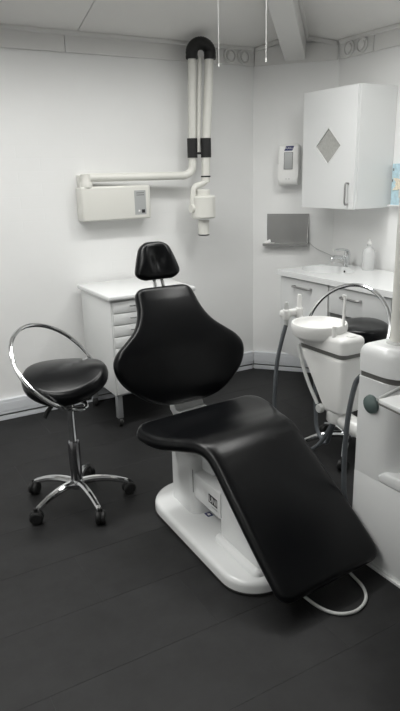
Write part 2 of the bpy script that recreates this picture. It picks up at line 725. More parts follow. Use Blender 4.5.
wall_run('board', (XR, 3.296), (XR, YW), NR, -.001, .016, FZ0, FZ1, M_TRIM, parent=t3)
wall_run('crown_strip', (XR, 3.62), (XR, YW), NR, -.001, .034, FZ1 - .012, FZ1 + .016, M_TRIM, parent=t3, bev=.006)


def vent(p, nrm, label, group):
    prof = [(.0, 0), (.050, 0), (.052, .014), (.047, .018), (.041, .016), (.039, .006), (.031, .006), (.029, .018), (.024, .020), (.0, .020)]
    o = obj('round_vent_cover', lathe(prof, 28), M_TRIM)
    o.matrix_world = Matrix.Translation(p) @ Vector(nrm).to_track_quat('Z', 'Y').to_matrix().to_4x4()
    return tag(o, label, 'vent', group)


vent((2.647, YL - .019, 2.405), (0, -1, 0), 'round white vent cover on the fascia nearest the x-ray arm elbow', 'fascia vent covers')
vent((2.769, YL - .019, 2.405), (0, -1, 0), 'round white vent cover between the x-ray side vent and the angled wall', 'fascia vent covers')
vent((XR - .019, 3.521, 2.405), (-1, 0, 0), 'round white vent cover above the wall cabinet, first from the angled wall', 'fascia vent covers')
vent((XR - .019, 3.397, 2.405), (-1, 0, 0), 'round white vent cover above the wall cabinet, second from the angled wall', 'fascia vent covers')


def baseboard(name, p, q, nrm, label):
    p, q, n = Vector(p), Vector(q), Vector(nrm)
    o = wall_run(name, p, q, nrm, -.001, .026, .046, .152, M_DUCT, label, 'baseboard', bev=.004)
    wall_run('lid', p, q, nrm, .026, .0285, .070, .130, M_DUCT, parent=o, bev=.001)
    wall_run('shadow_gap', p, q, nrm, 0, .012, .0305, .046, M_GREY, parent=o, bev=0)
    wall_run('floor_strip', p, q, nrm, 0, .018, .0, .034, M_DUCT, parent=o, bev=.003)
    return o


baseboard('baseboard_left', (XW, YL), (2.858, YL), NL, 'white cable-duct baseboard along the long wall')
baseboard('baseboard_corner', tuple(A2 + CD * .014), tuple(B2 - CD * .014), CN, 'white cable-duct baseboard on the angled wall')
baseboard('baseboard_right', (XR, 3.62), (XR, YW), NR, 'white cable-duct baseboard below the counter')

# ------------------------------------------------------------------ luminaires (above the frame, last two added for fill) and pull cords
def ceil_z(x, y):
    return min(ZT, ZW + SL * min(YL - y, XR - x))


for (lx, ly, lw, ll, pw), nm in zip(LAMPS, ('over the drawer cart end of the treatment chair', 'over the black saddle stool', 'over the spittoon and the delivery unit, added to brighten the counter side', 'by the side wall, added to brighten surfaces facing left')):
    t = thing('ceiling_luminaire', 'long white fluorescent luminaire hanging ' + nm, 'lamp', (lx, ly, LAMP_Z), 0, 'ceiling luminaires')
    obj('housing', nbox(-lw / 2, lw / 2, -ll / 2, ll / 2, 0, .07, .012), M_LAMP, t)
    for s in (-.4, .4):
        px, py = (s, 0) if lw > ll else (0, s)
        obj('hanger_rod', tube([(px, py, .068), (px, py, ceil_z(lx + px, ly + py) - LAMP_Z + .004)], .006, 8), M_LAMP, t)
for i, (x, y, z0) in enumerate(((1.738, 2.782, 2.103), (2.02, 2.783, 2.143))):
    t = thing('pull_cord', ('plain thin white pull cord hanging nearer the x-ray arm', 'beaded white pull cord hanging beside the ceiling beam')[i], 'cord', (x, y, z0))
    if i == 0:
        obj('cord', tube([(0, 0, .004), (0, 0, LAMP_Z - z0 + .002)], .0018, 6), M_PLAST, t)
    else:
        n = 44
        pts, rad = [], []
        for k in range(n * 2 + 1):
            pts.append((0, 0, .004 + (LAMP_Z - z0 - .002) * k / (n * 2)))
            rad.append(.0028 if k % 2 else .0014)
        obj('cord', tube(pts, rad, 6), M_PLAST, t)
    obj('toggle', lathe([(0, -.010), (.004, -.009), (.0048, 0), (.0025, .008), (0, .009)], 10), M_PLAST, t)


# ------------------------------------------------------------------ treatment chair
ch = thing('dental_chair', 'black upholstered dental treatment chair on a white pedestal base', 'chair', (1.400, 2.1, 0), R(4))
BR = (0, 0, R(-5.2))                      # the base stays square to the room while the seat is swivelled
BO = (-.025, 0, 0)
bp_ = obj('base_plate', rslab(-.255, .255, -.44, .5, .008, .06, (.2, .2, .15, .15), .022, 10, 4), M_WHITE, ch, BO, BR)
obj('rubber_edge', rslab(-.257, .257, -.442, .502, 0, .012, (.2, .2, .15, .15), .002, 10, 1), M_RUB, bp_)
obj('warning_sticker', nbox(-.098, -.068, .095, .132, .0600, .0606), M_NAVY, bp_)
obj('sticker_mark', nbox(-.090, -.076, .105, .122, .0607, .0610), M_PAPER, bp_)
# front tower under the leg rest
fp = [(-.385, .055), (-.08, .055), (-.08, .445), (-.11, .435), (-.16, .36), (-.385, .165)]
obj('front_tower', prism(fp, 'x', -.14, .14, .018, 3), M_WHITE, ch, BO, BR)
obj('tower_foot', rslab(-.165, .165, -.40, -.06, .055, .085, .03, .025, 6, 4), M_WHITE, ch, BO, BR)
# crossbeam with the maker's plate
cb = obj('cross_beam', nbox(-.148, .148, -.10, .135, .178, .305, .008), M_WHITE, ch, (BO[0], 0, -.016), BR)
lp = obj('logo_plate', nbox(-.1492, -.1478, -.078, -.005, .222, .262), M_INK, cb)
MX = Matrix(((0, 0, -1, 0), (-1, 0, 0, 0), (0, 1, 0, 0), (0, 0, 0, 1)))     # text reading along -y on a face towards -x
text('lettering', 'UNI', .040, M_PAPER, cb, Matrix.Translation((-.1494, -.042, .241)) @ MX)
obj('small_print', nbox(-.1489, -.1478, -.078, -.030, .205, .211), M_PANEL, cb)
# rear pillar and its cover
pl = obj('rear_pillar', rslab(-.15, .15, .135, .385, .05, .36, .045, .03, 8, 4), M_WHITE, ch, BO, BR)
obj('cover_gap', nbox(-.1508, -.1498, .1345, .139, .185, .300), M_DARK, pl)
obj('pillar_collar', rslab(-.12, .12, .16, .35, .05, .10, .04, .015, 8, 3), M_WHITE, ch, BO, BR)
# seat carrier
sp = [(.30, .448), (-.06, .465), (.00, .335), (.06, .285), (.22, .285), (.30, .38)]
obj('seat_carrier', prism(sp, 'x', -.115, .115, .012, 3), M_WHITE, ch)
# seat and leg rest in one pad, listed from the foot end to the rear
seat_prof = [(-.588, .078), (-.40, .232), (-.22, .376), (-.145, .437), (-.085, .480), (-.02, .492), (.06, .482), (.16, .468), (.26, .468), (.362, .476)]
seat_hw = [(0, .266), (.2, .264), (.42, .252), (.52, .246), (.60, .250), (.68, .272), (.76, .312), (.84, .350), (.90, .364), (.96, .362), (1, .350)]
seat = obj('seat_and_leg_rest', pad(seat_prof, seat_hw, .060, (.055, .085), crown=.006), M_BLACK, ch, ang=60)
# backrest, from the bottom up; it stands square to the room
UR = (0, 0, R(-4))
back_prof = [(.505, .478), (.512, .60), (.540, .76), (.600, .90), (.690, 1.050)]
back_hw = [(0, .13), (.05, .200), (.12, .262), (.22, .328), (.32, .362), (.42, .367), (.50, .338), (.57, .285), (.64, .233), (.71, .200), (.80, .177), (.92, .163), (1, .153)]
bm = pad(back_prof, back_hw, .062, (.06, .045), crown=.008)
for v in bm.verts:                       # leans a little to one side
    v.co.x -= .055 * (v.co.z - .70)
obj('backrest', bm, M_BLACK, ch, (0, 0, 0), UR, ang=60)


def head_dent(x, s):
    return -.022 * math.exp(-(x / .036) ** 2 - ((s - .5) / .28) ** 2) + .009 * math.exp(-((abs(x) - .062) / .028) ** 2 - ((s - .5) / .33) ** 2)


head_prof = [(.728, 1.082), (.742, 1.14), (.762, 1.205), (.786, 1.268)]
head_hw = [(0, .116), (.12, .126), (.25, .124), (.5, .110), (.75, .092), (.92, .078), (1, .072)]
obj('headrest', pad(head_prof, head_hw, .066, (.05, .045), crown=.004, dent=head_dent), M_BLACK, ch, (-.016, 0, 0), UR, ang=60)
for s in (-1, 1):
    obj('headrest_rod', tube([(s * .026, .70, .99), (s * .022, .728, 1.06), (s * .022, .758, 1.12)], .0085, 10), M_CHR, ch, (-.016, 0, 0), UR)
obj('headrest_slide', nbox(-.045, .045, .764, .784, 1.085, 1.13, .004), M_DCHR, ch, (-.016, 0, 0), UR)
bk = [(.30, .43), (.30, .40), (.53, .385), (.59, .42), (.645, .68), (.59, .68), (.545, .47), (.525, .435)]
obj('backrest_bracket', prism(bk, 'x', -.05, .115, .006, 2), M_WHITE, ch, (0, 0, 0), UR)

# loop of hose on the floor in front of the leg rest
hp = [(1.39, 1.93, .012), (1.355, 1.75, .008), (1.345, 1.60, .0065), (1.352, 1.50, .0065), (1.385, 1.435, .0065), (1.45, 1.408, .0065), (1.525, 1.43, .0065), (1.575, 1.49, .0065), (1.596, 1.58, .0065), (1.62, 1.70, .0065), (1.68, 1.86, .0065)]
tag(obj('floor_hose', tube(cr(hp), .0065, 10), M_LHOSE), 'pale grey hose looped on the floor below the leg rest', 'hose')


# ------------------------------------------------------------------ saddle stools
def make_stool(name, label, loc, rz, leg0, seat_z=.66, tilt=.822, hoop=(-.032, .045, .72, .25), hoop_dir=126.8, q0=-30):
    t = thing(name, label, 'stool', loc, rz, 'saddle stools')
    # star base
    obj('hub', lathe([(0, .075), (.030, .078), (.036, .09), (.036, .118), (.030, .128), (0, .13)], 20), M_CHR, t)
    for k in range(5):
        a = R(leg0 + 72 * k)
        dx, dy = math.cos(a), math.sin(a)
        pts = cr([(dx * r, dy * r, z) for r, z in ((.02, .108), (.09, .112), (.17, .100), (.235, .078), (.262, .066))], n=5)
        rad = [.021 - .008 * i / (len(pts) - 1) for i in range(len(pts))]
        obj('leg', tube(pts, rad, 10), M_CHR, t)
        ca = obj('caster', tube([(dx * .262, dy * .262, .05), (dx * .262, dy * .262, .082)], .012, 10), M_RUB, t)
        sw = a + 1.1 + .7 * k
        ux, uy = math.cos(sw), math.sin(sw)
        for sgn in (-1, 1):
            bm = lathe([(0, -.011), (.026, -.011), (.0325, -.006), (.0325, .006), (.026, .011), (0, .011)], 18, 'x')
            o = obj('wheel', bm, M_RUB, ca, (dx * .262 + ux * .013 * sgn, dy * .262 + uy * .013 * sgn, .0325), (0, 0, sw))
        bm = lathe([(0, -.006), (.029, -.006), (.034, 0), (.029, .006), (0, .006)], 18, 'x')
        obj('hood', bm, M_RUB, ca, (dx * .262, dy * .262, .038), (0, 0, sw))
    obj('sleeve', lathe([(0, .10), (.030, .10), (.030, .325), (.026, .335), (0, .335)], 20), M_DCHR, t)
    obj('gas_column', lathe([(0, .32), (.0195, .32), (.0195, seat_z - .10), (0, seat_z - .10)], 16), M_CHR, t)
    # seat: round saddle, raised at the rear, drooping flanks, short pommel
    bm = bmesh.new()
    NR_, NA = 14, 48
    fd = R(-28)                      # the front of the saddle in stool space

    def surf(r, a, top):
        ca_, sa = math.cos(a), math.sin(a)          # ca: towards the front
        ext = .198 + .010 * math.cos(2 * a) + .012 * math.sin(a) ** 2
        x, y_ = ext * r * ca_, ext * r * sa
        z = .012 * math.exp(-((x - .15) / .06) ** 2 - (y_ / .05) ** 2)
        z -= .046 * (abs(y_) / .2) ** 2 + .014 * max(0, -x / .2) ** 2 + .012 * max(0, x / .2) ** 4
        if not top:
            z -= .075
        return x, y_, z
    th_rows = [(r, True) for r in [k / NR_ * .93 for k in range(1, NR_ + 1)]]
    rows = []
    c_top = bm.verts.new((0, 0, surf(0, 0, True)[2]))
    for r, tp in th_rows:
        rows.append([bm.verts.new(surf(r, 2 * PI * k / NA, True)) for k in range(NA)])
    for q, dz in ((.975, .012), (1.0, .034), (.985, .056), (.93, .070), (.6, .075)):
        rw = []
        for k in range(NA):
            x, y_, z = surf(q, 2 * PI * k / NA, True)
            rw.append(bm.verts.new((x, y_, z - dz)))
        rows.append(rw)
    for k in range(NA):
        bm.faces.new((c_top, rows[0][k], rows[0][(k + 1) % NA]))
    for a_, b_ in zip(rows, rows[1:]):
        for k in range(NA):
            bm.faces.new((a_[k], b_[k], b_[(k + 1) % NA], a_[(k + 1) % NA]))
    bm.faces.new(rows[-1])
    obj('seat', bm, M_BLACK, t, (-.012, .006, seat_z + .058), (R(9), 0, fd), ang=80)
    obj('seat_plate', nbox(-.09, .09, -.07, .07, seat_z - .105, seat_z - .04, .006), M_RUB, t)
    lv = [(-.05, -.03, seat_z - .09), (-.10, -.03, seat_z - .105), (-.135, -.03, seat_z - .15)]
    le = obj('lever', tube(lv, .006, 8), M_CHR, t)
    obj('lever_grip', tube([(-.10, -.03, seat_z - .107), (-.125, -.03, seat_z - .135), (-.14, -.03, seat_z - .16)], .011, 10), M_RUB, le)
    # arm-support hoop round the seat
    hx, hy, hz, hr = hoop
    d = R(hoop_dir)
    D = Vector((math.cos(d), math.sin(d), 0))
    Hh = Vector((D.y, -D.x, 0))
    U_ = D * math.cos(tilt) + Vector((0, 0, math.sin(tilt)))
    Cc = Vector((hx, hy, hz))
    pts = [Vector((.03, .02, seat_z - .085)), Vector((.08, .075, seat_z - .075))]
    for k in range(26):
        q = R(q0 + (262 - q0) * k / 25)
        pts.append(Cc + hr * (math.cos(q) * Hh + math.sin(q) * U_))
    pts += [Vector((.055, -.05, seat_z - .115)), Vector((.02, -.01, seat_z - .09))]
    obj('support_hoop', tube(cr(pts, n=4), .0105, 10), M_CHR, t)
    return t


make_stool('saddle_stool', 'black saddle stool with chrome hoop standing by the drawer cart', (.848, 2.772, 0), 0, 274)
make_stool('saddle_stool', 'black saddle stool with chrome hoop between the spittoon and the counter', (2.40, 2.47, 0), R(-112.6), 335, seat_z=.72, tilt=1.15, hoop=(.060, -.062, .757, .256), q0=-50)

# ------------------------------------------------------------------ drawer cart
ct = thing('drawer_cart', 'white drawer cart on grey legs with casters', 'cabinet', (1.685, 3.82, 0))
x0, x1, y0, y1 = 1.404 - 1.70, 1.98 - 1.70, 3.535 - 3.82, 4.07 - 3.82
obj('body', nbox(x0, x1, y0, y1, .225, .852, .003), M_LAM, ct)
obj('top', nbox(x0 - .022, x1 + .022, y0 - .03, y1 + .005, .853, .885, .010, 3), M_WHITE, ct)
zz = [.845, .768, .693, .618, .545]
for i in range(5):
    za, zb = (zz[i + 1] if i < 4 else .232) + .003, zz[i] - .003
    dr = obj('drawer' if i < 4 else 'door', nbox(x0 + .012, x1 - .012, y0 - .016, y0 - .0005, za, zb, .002), M_LAM, ct)
    zc = zb - .03 if i < 4 else zb - .06
    for hx in ((x0 + .125, x0 + .165), (x1 - .165, x1 - .125)) if i < 4 else ((x1 - .10, x1 - .04),):
        obj('handle', tube(cr([(hx[0], y0 - .014, zc), (hx[0], y0 - .034, zc), (hx[1], y0 - .034, zc), (hx[1], y0 - .014, zc)], n=4), .004, 8), M_CHR, dr)
for lx in (x0 + .03, x1 - .03):
    for ly in (y0 + .03, y1 - .05):
        lg = obj('leg', nbox(lx - .019, lx + .019, ly - .019, ly + .019, .06, .226, .003), M_SIGREY, ct)
        obj('caster', lathe([(0, -.014), (.026, -.014), (.0315, -.008), (.0315, .008), (.026, .014), (0, .014)], 18, 'x', (lx, ly, .0315)), M_RUB, lg)

# ------------------------------------------------------------------ x-ray unit on the long wall
xr = thing('xray_unit', 'ivory wall-mounted dental x-ray unit with folded arm', 'x-ray machine', (1.62, YL, 0))
ox = 1.62
bx_ = obj('control_box', nbox(1.422 - ox, 1.925 - ox, -.115, -.001, 1.305, 1.530, .014, 3), M_IVORY, xr)
pn = obj('control_panel', nbox(1.800 - ox, 1.885 - ox, -.1165, -.1145, 1.334, 1.496, .0008, 1), M_PANEL, bx_)
obj('panel_mark', nbox(1.851 - ox, 1.875 - ox, -.1172, -.116, 1.345, 1.368), M_INK, bx_)
for i in range(2):
    obj('panel_line', nbox(1.815 - ox, 1.873 - ox, -.1171, -.116, 1.477 - i * .014, 1.482 - i * .014), M_GREY, bx_)
obj('panel_button', nbox(1.825 - ox, 1.838 - ox, -.1172, -.116, 1.354, 1.366), M_PAPER, bx_)
obj('end_seam', nbox(1.908 - ox, 1.9095 - ox, -.1156, -.1145, 1.32, 1.524), M_PANEL, bx_)
obj('wall_hinge', lathe([(0, 1.525), (.042, 1.525), (.042, 1.55), (.034, 1.565), (.034, 1.61), (0, 1.615)], 20, at=(1.472 - ox, -.08, 0)), M_IVORY, xr)
obj('wall_bracket', nbox(1.435 - ox, 1.505 - ox, -.055, -.001, 1.53, 1.605, .006), M_IVORY, xr)
arm = [(1.472, -.08, 1.588), (1.8, -.10, 1.586), (2.13, -.125, 1.586), (2.20, -.128, 1.590), (2.243, -.13, 1.616), (2.256, -.13, 1.665), (2.258, -.13, 1.80), (2.272, -.13, 2.355)]
obj('lower_arm', tube(cr([(a - ox, b, c) for a, b, c in arm], n=6), .0275, 14), M_IVORY, xr)
bend = []
for k in range(13):
    a = PI - PI * k / 12
    bend.append((2.334 + .062 * math.cos(a) - ox, -.146 - .016 * math.cos(a), 2.385 + .060 * math.sin(a)))
bend = [(bend[0][0], bend[0][1], 2.345)] + bend + [(bend[-1][0], bend[-1][1], 2.345)]
eb_pts = cr(bend, n=3)
obj('elbow_boot', tube(eb_pts, [.040 + .0022 * (1 if i % 2 else 0) for i in range(len(eb_pts))], 16), M_RUB, xr)
up = [(2.390, -.162, 2.355), (2.374, -.165, 2.1), (2.350, -.168, 1.80), (2.338, -.17, 1.535)]
ua = obj('upper_arm', tube(cr([(a - ox, b, c) for a, b, c in up], n=4), .031, 14), M_IVORY, xr)
ba = [(2.335, -.125, 2.36), (2.305, -.13, 1.74)]
obj('balance_tube', tube([(a - ox, b, c) for a, b, c in ba], .017, 12), M_IVORY, xr)
for cx_, cy_, r_ in ((2.258, -.13, .036), (2.347, -.168, .037)):
    obj('clamp_sleeve', lathe([(0, 1.705), (r_, 1.705), (r_, 1.835), (0, 1.835)], 18, at=(cx_ - ox, cy_, 0)), M_RUB, xr)
obj('clamp_link', tube([(2.27 - ox, -.14, 1.735), (2.34 - ox, -.165, 1.735)], .008, 8), M_RUB, xr)
obj('arm_ring', lathe([(0, 1.572), (.0345, 1.572), (.0345, 1.581), (0, 1.581)], 18, at=(2.339 - ox, -.17, 0)), M_RUB, xr)
yk = [(2.336, -.172, 1.545), (2.30, -.178, 1.525), (2.242, -.18, 1.505), (2.225, -.18, 1.45), (2.222, -.18, 1.36)]
obj('yoke', tube(cr([(a - ox, b, c) for a, b, c in yk], n=5), [.021] * 21, 12), M_IVORY, xr)
hc = (2.306 - ox, -.185, .015)
hd = obj('tube_head', lathe([(0, 1.272), (.078, 1.272), (.088, 1.282), (.088, 1.420), (.080, 1.430), (.050, 1.432), (.050, 1.468), (.044, 1.474), (0, 1.475)], 30, at=hc), M_IVORY, xr)
obj('pivot', lathe([(0, -.105), (.03, -.105), (.03, -.07), (0, -.07)], 18, 'x', (hc[0], hc[1], 1.36)), M_IVORY, hd)
cn = obj('cone', lathe([(0, 1.274), (.041, 1.274), (.039, 1.172), (0, 1.172)], 24, at=(hc[0], hc[1], 0)), M_IVORY, xr)
obj('cone_rim', lathe([(0, 1.173), (.040, 1.173), (.040, 1.165), (.034, 1.163), (0, 1.163)], 24, at=(hc[0], hc[1], 0)), M_RUB, cn)

# ------------------------------------------------------------------ things on the angled wall
CROT = math.atan2(CD.y, CD.x)       # local x along the wall, local -y is... wall normal is local (0, -1)


def on_corner(name, label, cat, s, z=0, group=None):
    p = A2 + CD * s
    return thing(name, label, cat, (p.x, p.y, z), CROT, group)


sd = on_corner('soap_dispenser', 'white wall dispenser with grey window beside the wall cabinet', 'dispenser', .292, 1.495)
bd = [(.0, .0), (-.085, .0), (-.105, .025), (-.105, .06), (-.10, .15), (-.092, .28), (-.075, .296), (0, .296)]
obj('body', prism(bd, 'x', -.077, .077, .016, 4), M_PLAST, sd)
obj('back_plate', nbox(-.07, .07, -.012, -.001, .01, .285, .004), M_PLAST, sd)
wn = nbox(-.030, .030, -.004, .002, -.058, .058, .002)
obj('window', wn, M_PANEL, sd, (.002, -.1000, .178), (R(-4.2), 0, 0))
obj('window_gap', nbox(-.033, .033, -.0025, .0015, -.061, .061), M_GREY, sd, (.002, -.0995, .178), (R(-4.2), 0, 0))
for s in (-.012, .010):
    obj('button', lathe([(0, -.001), (.005, -.001), (.004, .002), (0, .002)], 12, 'y', (s, -.106, .048)), M_LHOSE, sd)
lg = obj('logo', prism([(-.034, -.016), (.026, -.016), (.038, .016), (-.022, .016)], 'y', -.002, .001), M_NAVY, sd, (.004, -.0945, .266), (R(-4), 0, 0), smooth=False)
text('lettering', 'PURELL', .0175, M_PAPER, lg, Matrix.Translation((0.002, -.0022, 0)) @ Matrix.Rotation(PI / 2, 4, 'X') @ Matrix.Shear('XY', 4, (0, 0)), depth=.0003)

sh = on_corner('steel_shelf', 'brushed steel wall shelf with a back plate under the dispenser', 'shelf', .265, 1.05)
obj('back_plate', nbox(-.150, .180, -.006, -.001, .0, .231, .001, 1), M_STEEL, sh)
obj('ledge', nbox(-.172, .180, -.062, -.006, .0, .006, .001, 1), M_STEEL, sh)
obj('front_lip', nbox(-.172, .180, -.065, -.0605, -.012, .006, .001, 1), M_STEEL, sh)
obj('side_plate', prism([(-.006, .0), (-.06, .006), (-.016, .215), (-.006, .231)], 'x', .176, .180), M_STEEL, sh, smooth=False)
pp = on_corner('paper_slip', 'folded white paper slip lying on the steel shelf', 'paper', .15, 1.0585)
obj('sheet', nbox(-.055, .03, -.056, -.012, -.0015, .001, .0005, 1), M_PAPER, pp)
obj('fold', nbox(-.04, .012, -.022, .022, -.0008, .0008), M_PAPER, pp, (-.01, -.036, .014), (R(22), R(-24), .2))
p0 = A2 + CD * .445 + CN * .006
cab = [(p0.x, p0.y, 1.065), (3.19, 3.722, 1.02), (3.255, 3.62, .97), (3.268, 3.50, .935), (3.266, 3.44, .924)]
tag(obj('wall_cable', tube(cr(cab), .003, 6), M_LHOSE), 'thin grey cable running from the steel shelf to the counter', 'cable')

# ------------------------------------------------------------------ wall cabinet
wc = thing('wall_cabinet', 'white wall cabinet with a diamond window in its door', 'cabinet', (2.95, 3.343, 1.347))
obj('body', nbox(.016, .334, -.265, .265, 0, .767, .002, 1), M_LAM, wc)
# door with a diamond opening
bm = bmesh.new()
dz, dy_ = .407, 0.0
dm = [(-.125, 0), (0, .118), (.125, 0), (0, -.118)]
rc = [(-.263, -.003), (-.263, .765), (.263, .765), (.263, -.003)]
outer = [(-.263, dz), (-.263, .765), (0, .765), (.263, .765), (.263, dz), (.263, 0), (0, 0), (-.263, 0)]
inner = [(-.125, dz), (-.0625, dz + .059), (0, dz + .118), (.0625, dz + .059), (.125, dz), (.0625, dz - .059), (0, dz - .118), (-.0625, dz - .059)]
fo = [bm.verts.new((-.006, a, b)) for a, b in outer]
fi = [bm.verts.new((-.006, a, b)) for a, b in inner]
bo = [bm.verts.new((.0145, a, b)) for a, b in outer]
bi = [bm.verts.new((.0145, a, b)) for a, b in inner]
for i in range(8):
    j = (i + 1) % 8
    bm.faces.new((fo[i], fo[j], fi[j], fi[i]))
    bm.faces.new((bo[j], bo[i], bi[i], bi[j]))
    bm.faces.new((fo[j], fo[i], bo[i], bo[j]))
    bm.faces.new((fi[i], fi[j], bi[j], bi[i]))
dr = obj('door', bm, M_WHITE, wc, smooth=False)
obj('diamond_pane', prism([(a, dz + b) for a, b in dm], 'x', .002, .007), M_GLASS, dr, smooth=False)
fr = bmesh.new()
for k in range(4):
    a, b = Vector(dm[k]), Vector(dm[(k + 1) % 4])
    d = (b - a).normalized()
    n_ = Vector((d.y, -d.x)) * .0022
    prism([(p.x, dz + p.y) for p in (a - n_, b - n_, b + n_, a + n_)], 'x', -.0072, .001, bm=fr)
obj('window_bead', fr, M_LAM, dr, smooth=False)
obj('handle', tube(cr([(-.004, -.212, .035), (-.034, -.212, .037), (-.036, -.212, .10), (-.034, -.212, .163), (-.004, -.212, .165)], n=4), .0065, 10), M_STEEL, dr)

# ------------------------------------------------------------------ picture by the wall cabinet
pc = thing('wall_picture', 'pale blue picture with a cream plume in a white ledge frame', 'picture', (XR, 2.90, 1.36))
obj('board', nbox(-.028, -.001, -.16, .155, .004, .27, .001, 1), M_BLUE, pc)
obj('ledge', nbox(-.046, -.001, -.165, .165, -.004, .006, .001, 1), M_WHITE, pc)
pb = bmesh.new()
for k in range(15):
    a = R(24 * k)
    c_ = Vector((0, .055, .14))
    L_ = .075 + .03 * math.sin(k * 2.3)
    d = Vector((0, math.cos(a), math.sin(a)))
    n_ = Vector((0, -math.sin(a), math.cos(a)))
    pts = [c_ + d * .01, c_ + d * L_ * .5 + n_ * .018, c_ + d * L_, c_ + d * L_ * .55 - n_ * .018]
    z_ = -.0285 - .0009 * (k % 5)
    va = [pb.verts.new((z_ - .001, p.y, p.z)) for p in pts]
    vb = [pb.verts.new((-.0279, p.y, p.z)) for p in pts]
    pb.faces.new(va)
    for i in range(4):
        pb.faces.new((va[i], va[(i + 1) % 4], vb[(i + 1) % 4], vb[i]))
obj('plume', pb, M_CREAM, pc, smooth=False)
for a_, b_ in ((.145, .225), (.149, .155)):
    obj('pin', nbox(-.030, -.0275, a_ - .005, a_ + .003, b_, b_ + .016), M_GREY, pc, smooth=False)

# ------------------------------------------------------------------ counter with washbasin
XC, ZC, CY0, CY1 = 2.704, .919, 1.95, 3.575
cnr = thing('countertop', 'white washbasin countertop with an integral oval basin', 'countertop', ((XC + XR) / 2, 2.76, ZC))
bm = bmesh.new()
sx, sy, ra, rb = 2.985, 3.345, .165, .215
NS = 64
per = []
x0, x1, y0, y1 = XC, XR - .0285, CY0, CY1
corner_angles = [math.atan2(yy - sy, xx - sx) % (2 * PI) for xx in (x0, x1) for yy in (y0, y1)]
angs = sorted(set([2 * PI * k / NS for k in range(NS)] + corner_angles))
to, ti, bo_ = [], [], []
for a in angs:
    ca_, sa = math.cos(a), math.sin(a)
    tx = ((x1 - sx) / ca_ if ca_ > 0 else (x0 - sx) / ca_) if abs(ca_) > 1e-9 else 1e9
    ty = ((y1 - sy) / sa if sa > 0 else (y0 - sy) / sa) if abs(sa) > 1e-9 else 1e9
    t_ = min(tx, ty)
    to.append((sx + ca_ * t_, sy + sa * t_))
    rr = 1 / math.sqrt((ca_ / ra) ** 2 + (sa / rb) ** 2)
    ti.append((sx + ca_ * rr, sy + sa * rr))
ccx, ccy = (XC + XR) / 2, 2.76
V = lambda p, z, : bm.verts.new((p[0] - ccx, p[1] - ccy, z))
rings = [[V(p, -.038) for p in to], [V(p, -.004) for p in to], [V((sx + (p[0] - sx) * .9985, sy + (p[1] - sy) * .9985), 0) for p in to], [V(p, .0) for p in ti]]
for k in range(1, 9):
    q = k / 8
    sc = math.cos(q * PI / 2 * .82) ** .6
    rings.append([V((sx + (p[0] - sx) * sc, sy + (p[1] - sy) * sc), -.004 - .12 * math.sin(q * PI / 2)) for p in ti])
n = len(angs)
for a_, b_ in zip(rings, rings[1:]):
    for i in range(n):
        bm.faces.new((a_[i], a_[(i + 1) % n], b_[(i + 1) % n], b_[i]))
bm.faces.new(rings[-1])
obj('worktop', bm, M_WHITE, cnr, ang=30)
obj('drain', lathe([(0, -.1215), (.022, -.1215), (.022, -.119), (.016, -.118), (0, -.119)], 20, at=(sx - ccx, sy - ccy, 0)), M_CHR, cnr)
obj('overflow', lathe([(0, -.001), (.008, -.001), (.008, .001), (0, .001)], 12, 'x', (sx + ra * .955 - ccx, sy - ccy, -.03)), M_DARK, cnr)

bc = thing('base_cabinet', 'white wall-hung cabinet with a bar handle below the basin', 'cabinet', (2.99, 3.31, .305))
obj('body', nbox(-.235, .265, -.255, .255, 0, .43, .002, 1), M_LAM, bc)
for a_, b_ in ((-.255, -.238), (.238, .255)):
    obj('side_panel', nbox(-.235, .265, a_, b_, .43, .575, .001, 1), M_LAM, bc)
d1 = obj('door', nbox(-.258, -.2355, -.253, .253, .0, .565, .002), M_WHITE, bc)


def bar_handle(par, x, yc, z, L=.17):
    obj('handle', tube(cr([(x + .002, yc - L / 2, z), (x - .028, yc - L / 2, z), (x - .030, yc, z), (x - .028, yc + L / 2, z), (x + .002, yc + L / 2, z)], n=4), .0075, 10), M_STEEL, par)


bar_handle(d1, -.258, 0, .515, .17)
du = thing('drawer_unit', 'shallow white drawer unit with a bar handle over the open knee space', 'cabinet', (2.99, 2.775, .70))
obj('body', nbox(-.235, .265, -.27, .27, 0, .18, .002, 1), M_LAM, du)
d3 = obj('drawer', nbox(-.258, -.2355, -.268, .268, -.004, .17, .002), M_WHITE, du)
bar_handle(d3, -.258, .055, .115, .155)
b2 = thing('base_cabinet', 'white base cabinet at the counter end beyond the knee space', 'cabinet', (2.99, 2.225, .10))
obj('body', nbox(-.235, .265, -.27, .27, 0, .78, .002, 1), M_LAM, b2)
obj('plinth', nbox(-.19, .24, -.26, .26, -.10, 0), M_LAM, b2, smooth=False)
d4 = obj('door', nbox(-.258, -.2355, -.268, .268, .0, .77, .002), M_WHITE, b2)
bar_handle(d4, -.258, 0, .71)

tp = thing('basin_tap', 'chrome single-lever mixer tap at the washbasin', 'tap', (3.19, 3.375, ZC))
obj('body', lathe([(0, 0), (.028, 0), (.028, .006), (.023, .012), (.022, .075), (.024, .09), (.02, .104), (0, .108)], 20), M_CHR, tp)
obj('spout', tube(cr([(-.01, 0, .055), (-.06, 0, .072), (-.115, 0, .078), (-.145, 0, .068), (-.15, 0, .052)], n=5), .0125, 12), M_CHR, tp)
obj('lever', tube(cr([(.012, 0, .108), (-.02, .0, .122), (-.07, .0, .128), (-.115, .0, .126)], n=4), [.011] * 3 + [.009] * 10, 10), M_CHR, tp)
bt = thing('soap_bottle', 'milky white plastic bottle standing beside the tap', 'bottle', (3.19, 3.16, ZC))
obj('bottle_body', lathe([(0, 0), (.040, .0), (.044, .006), (.044, .12), (.040, .138), (.022, .158), (.015, .165), (.015, .182), (0, .183)], 24), M_BOTTLE, bt)
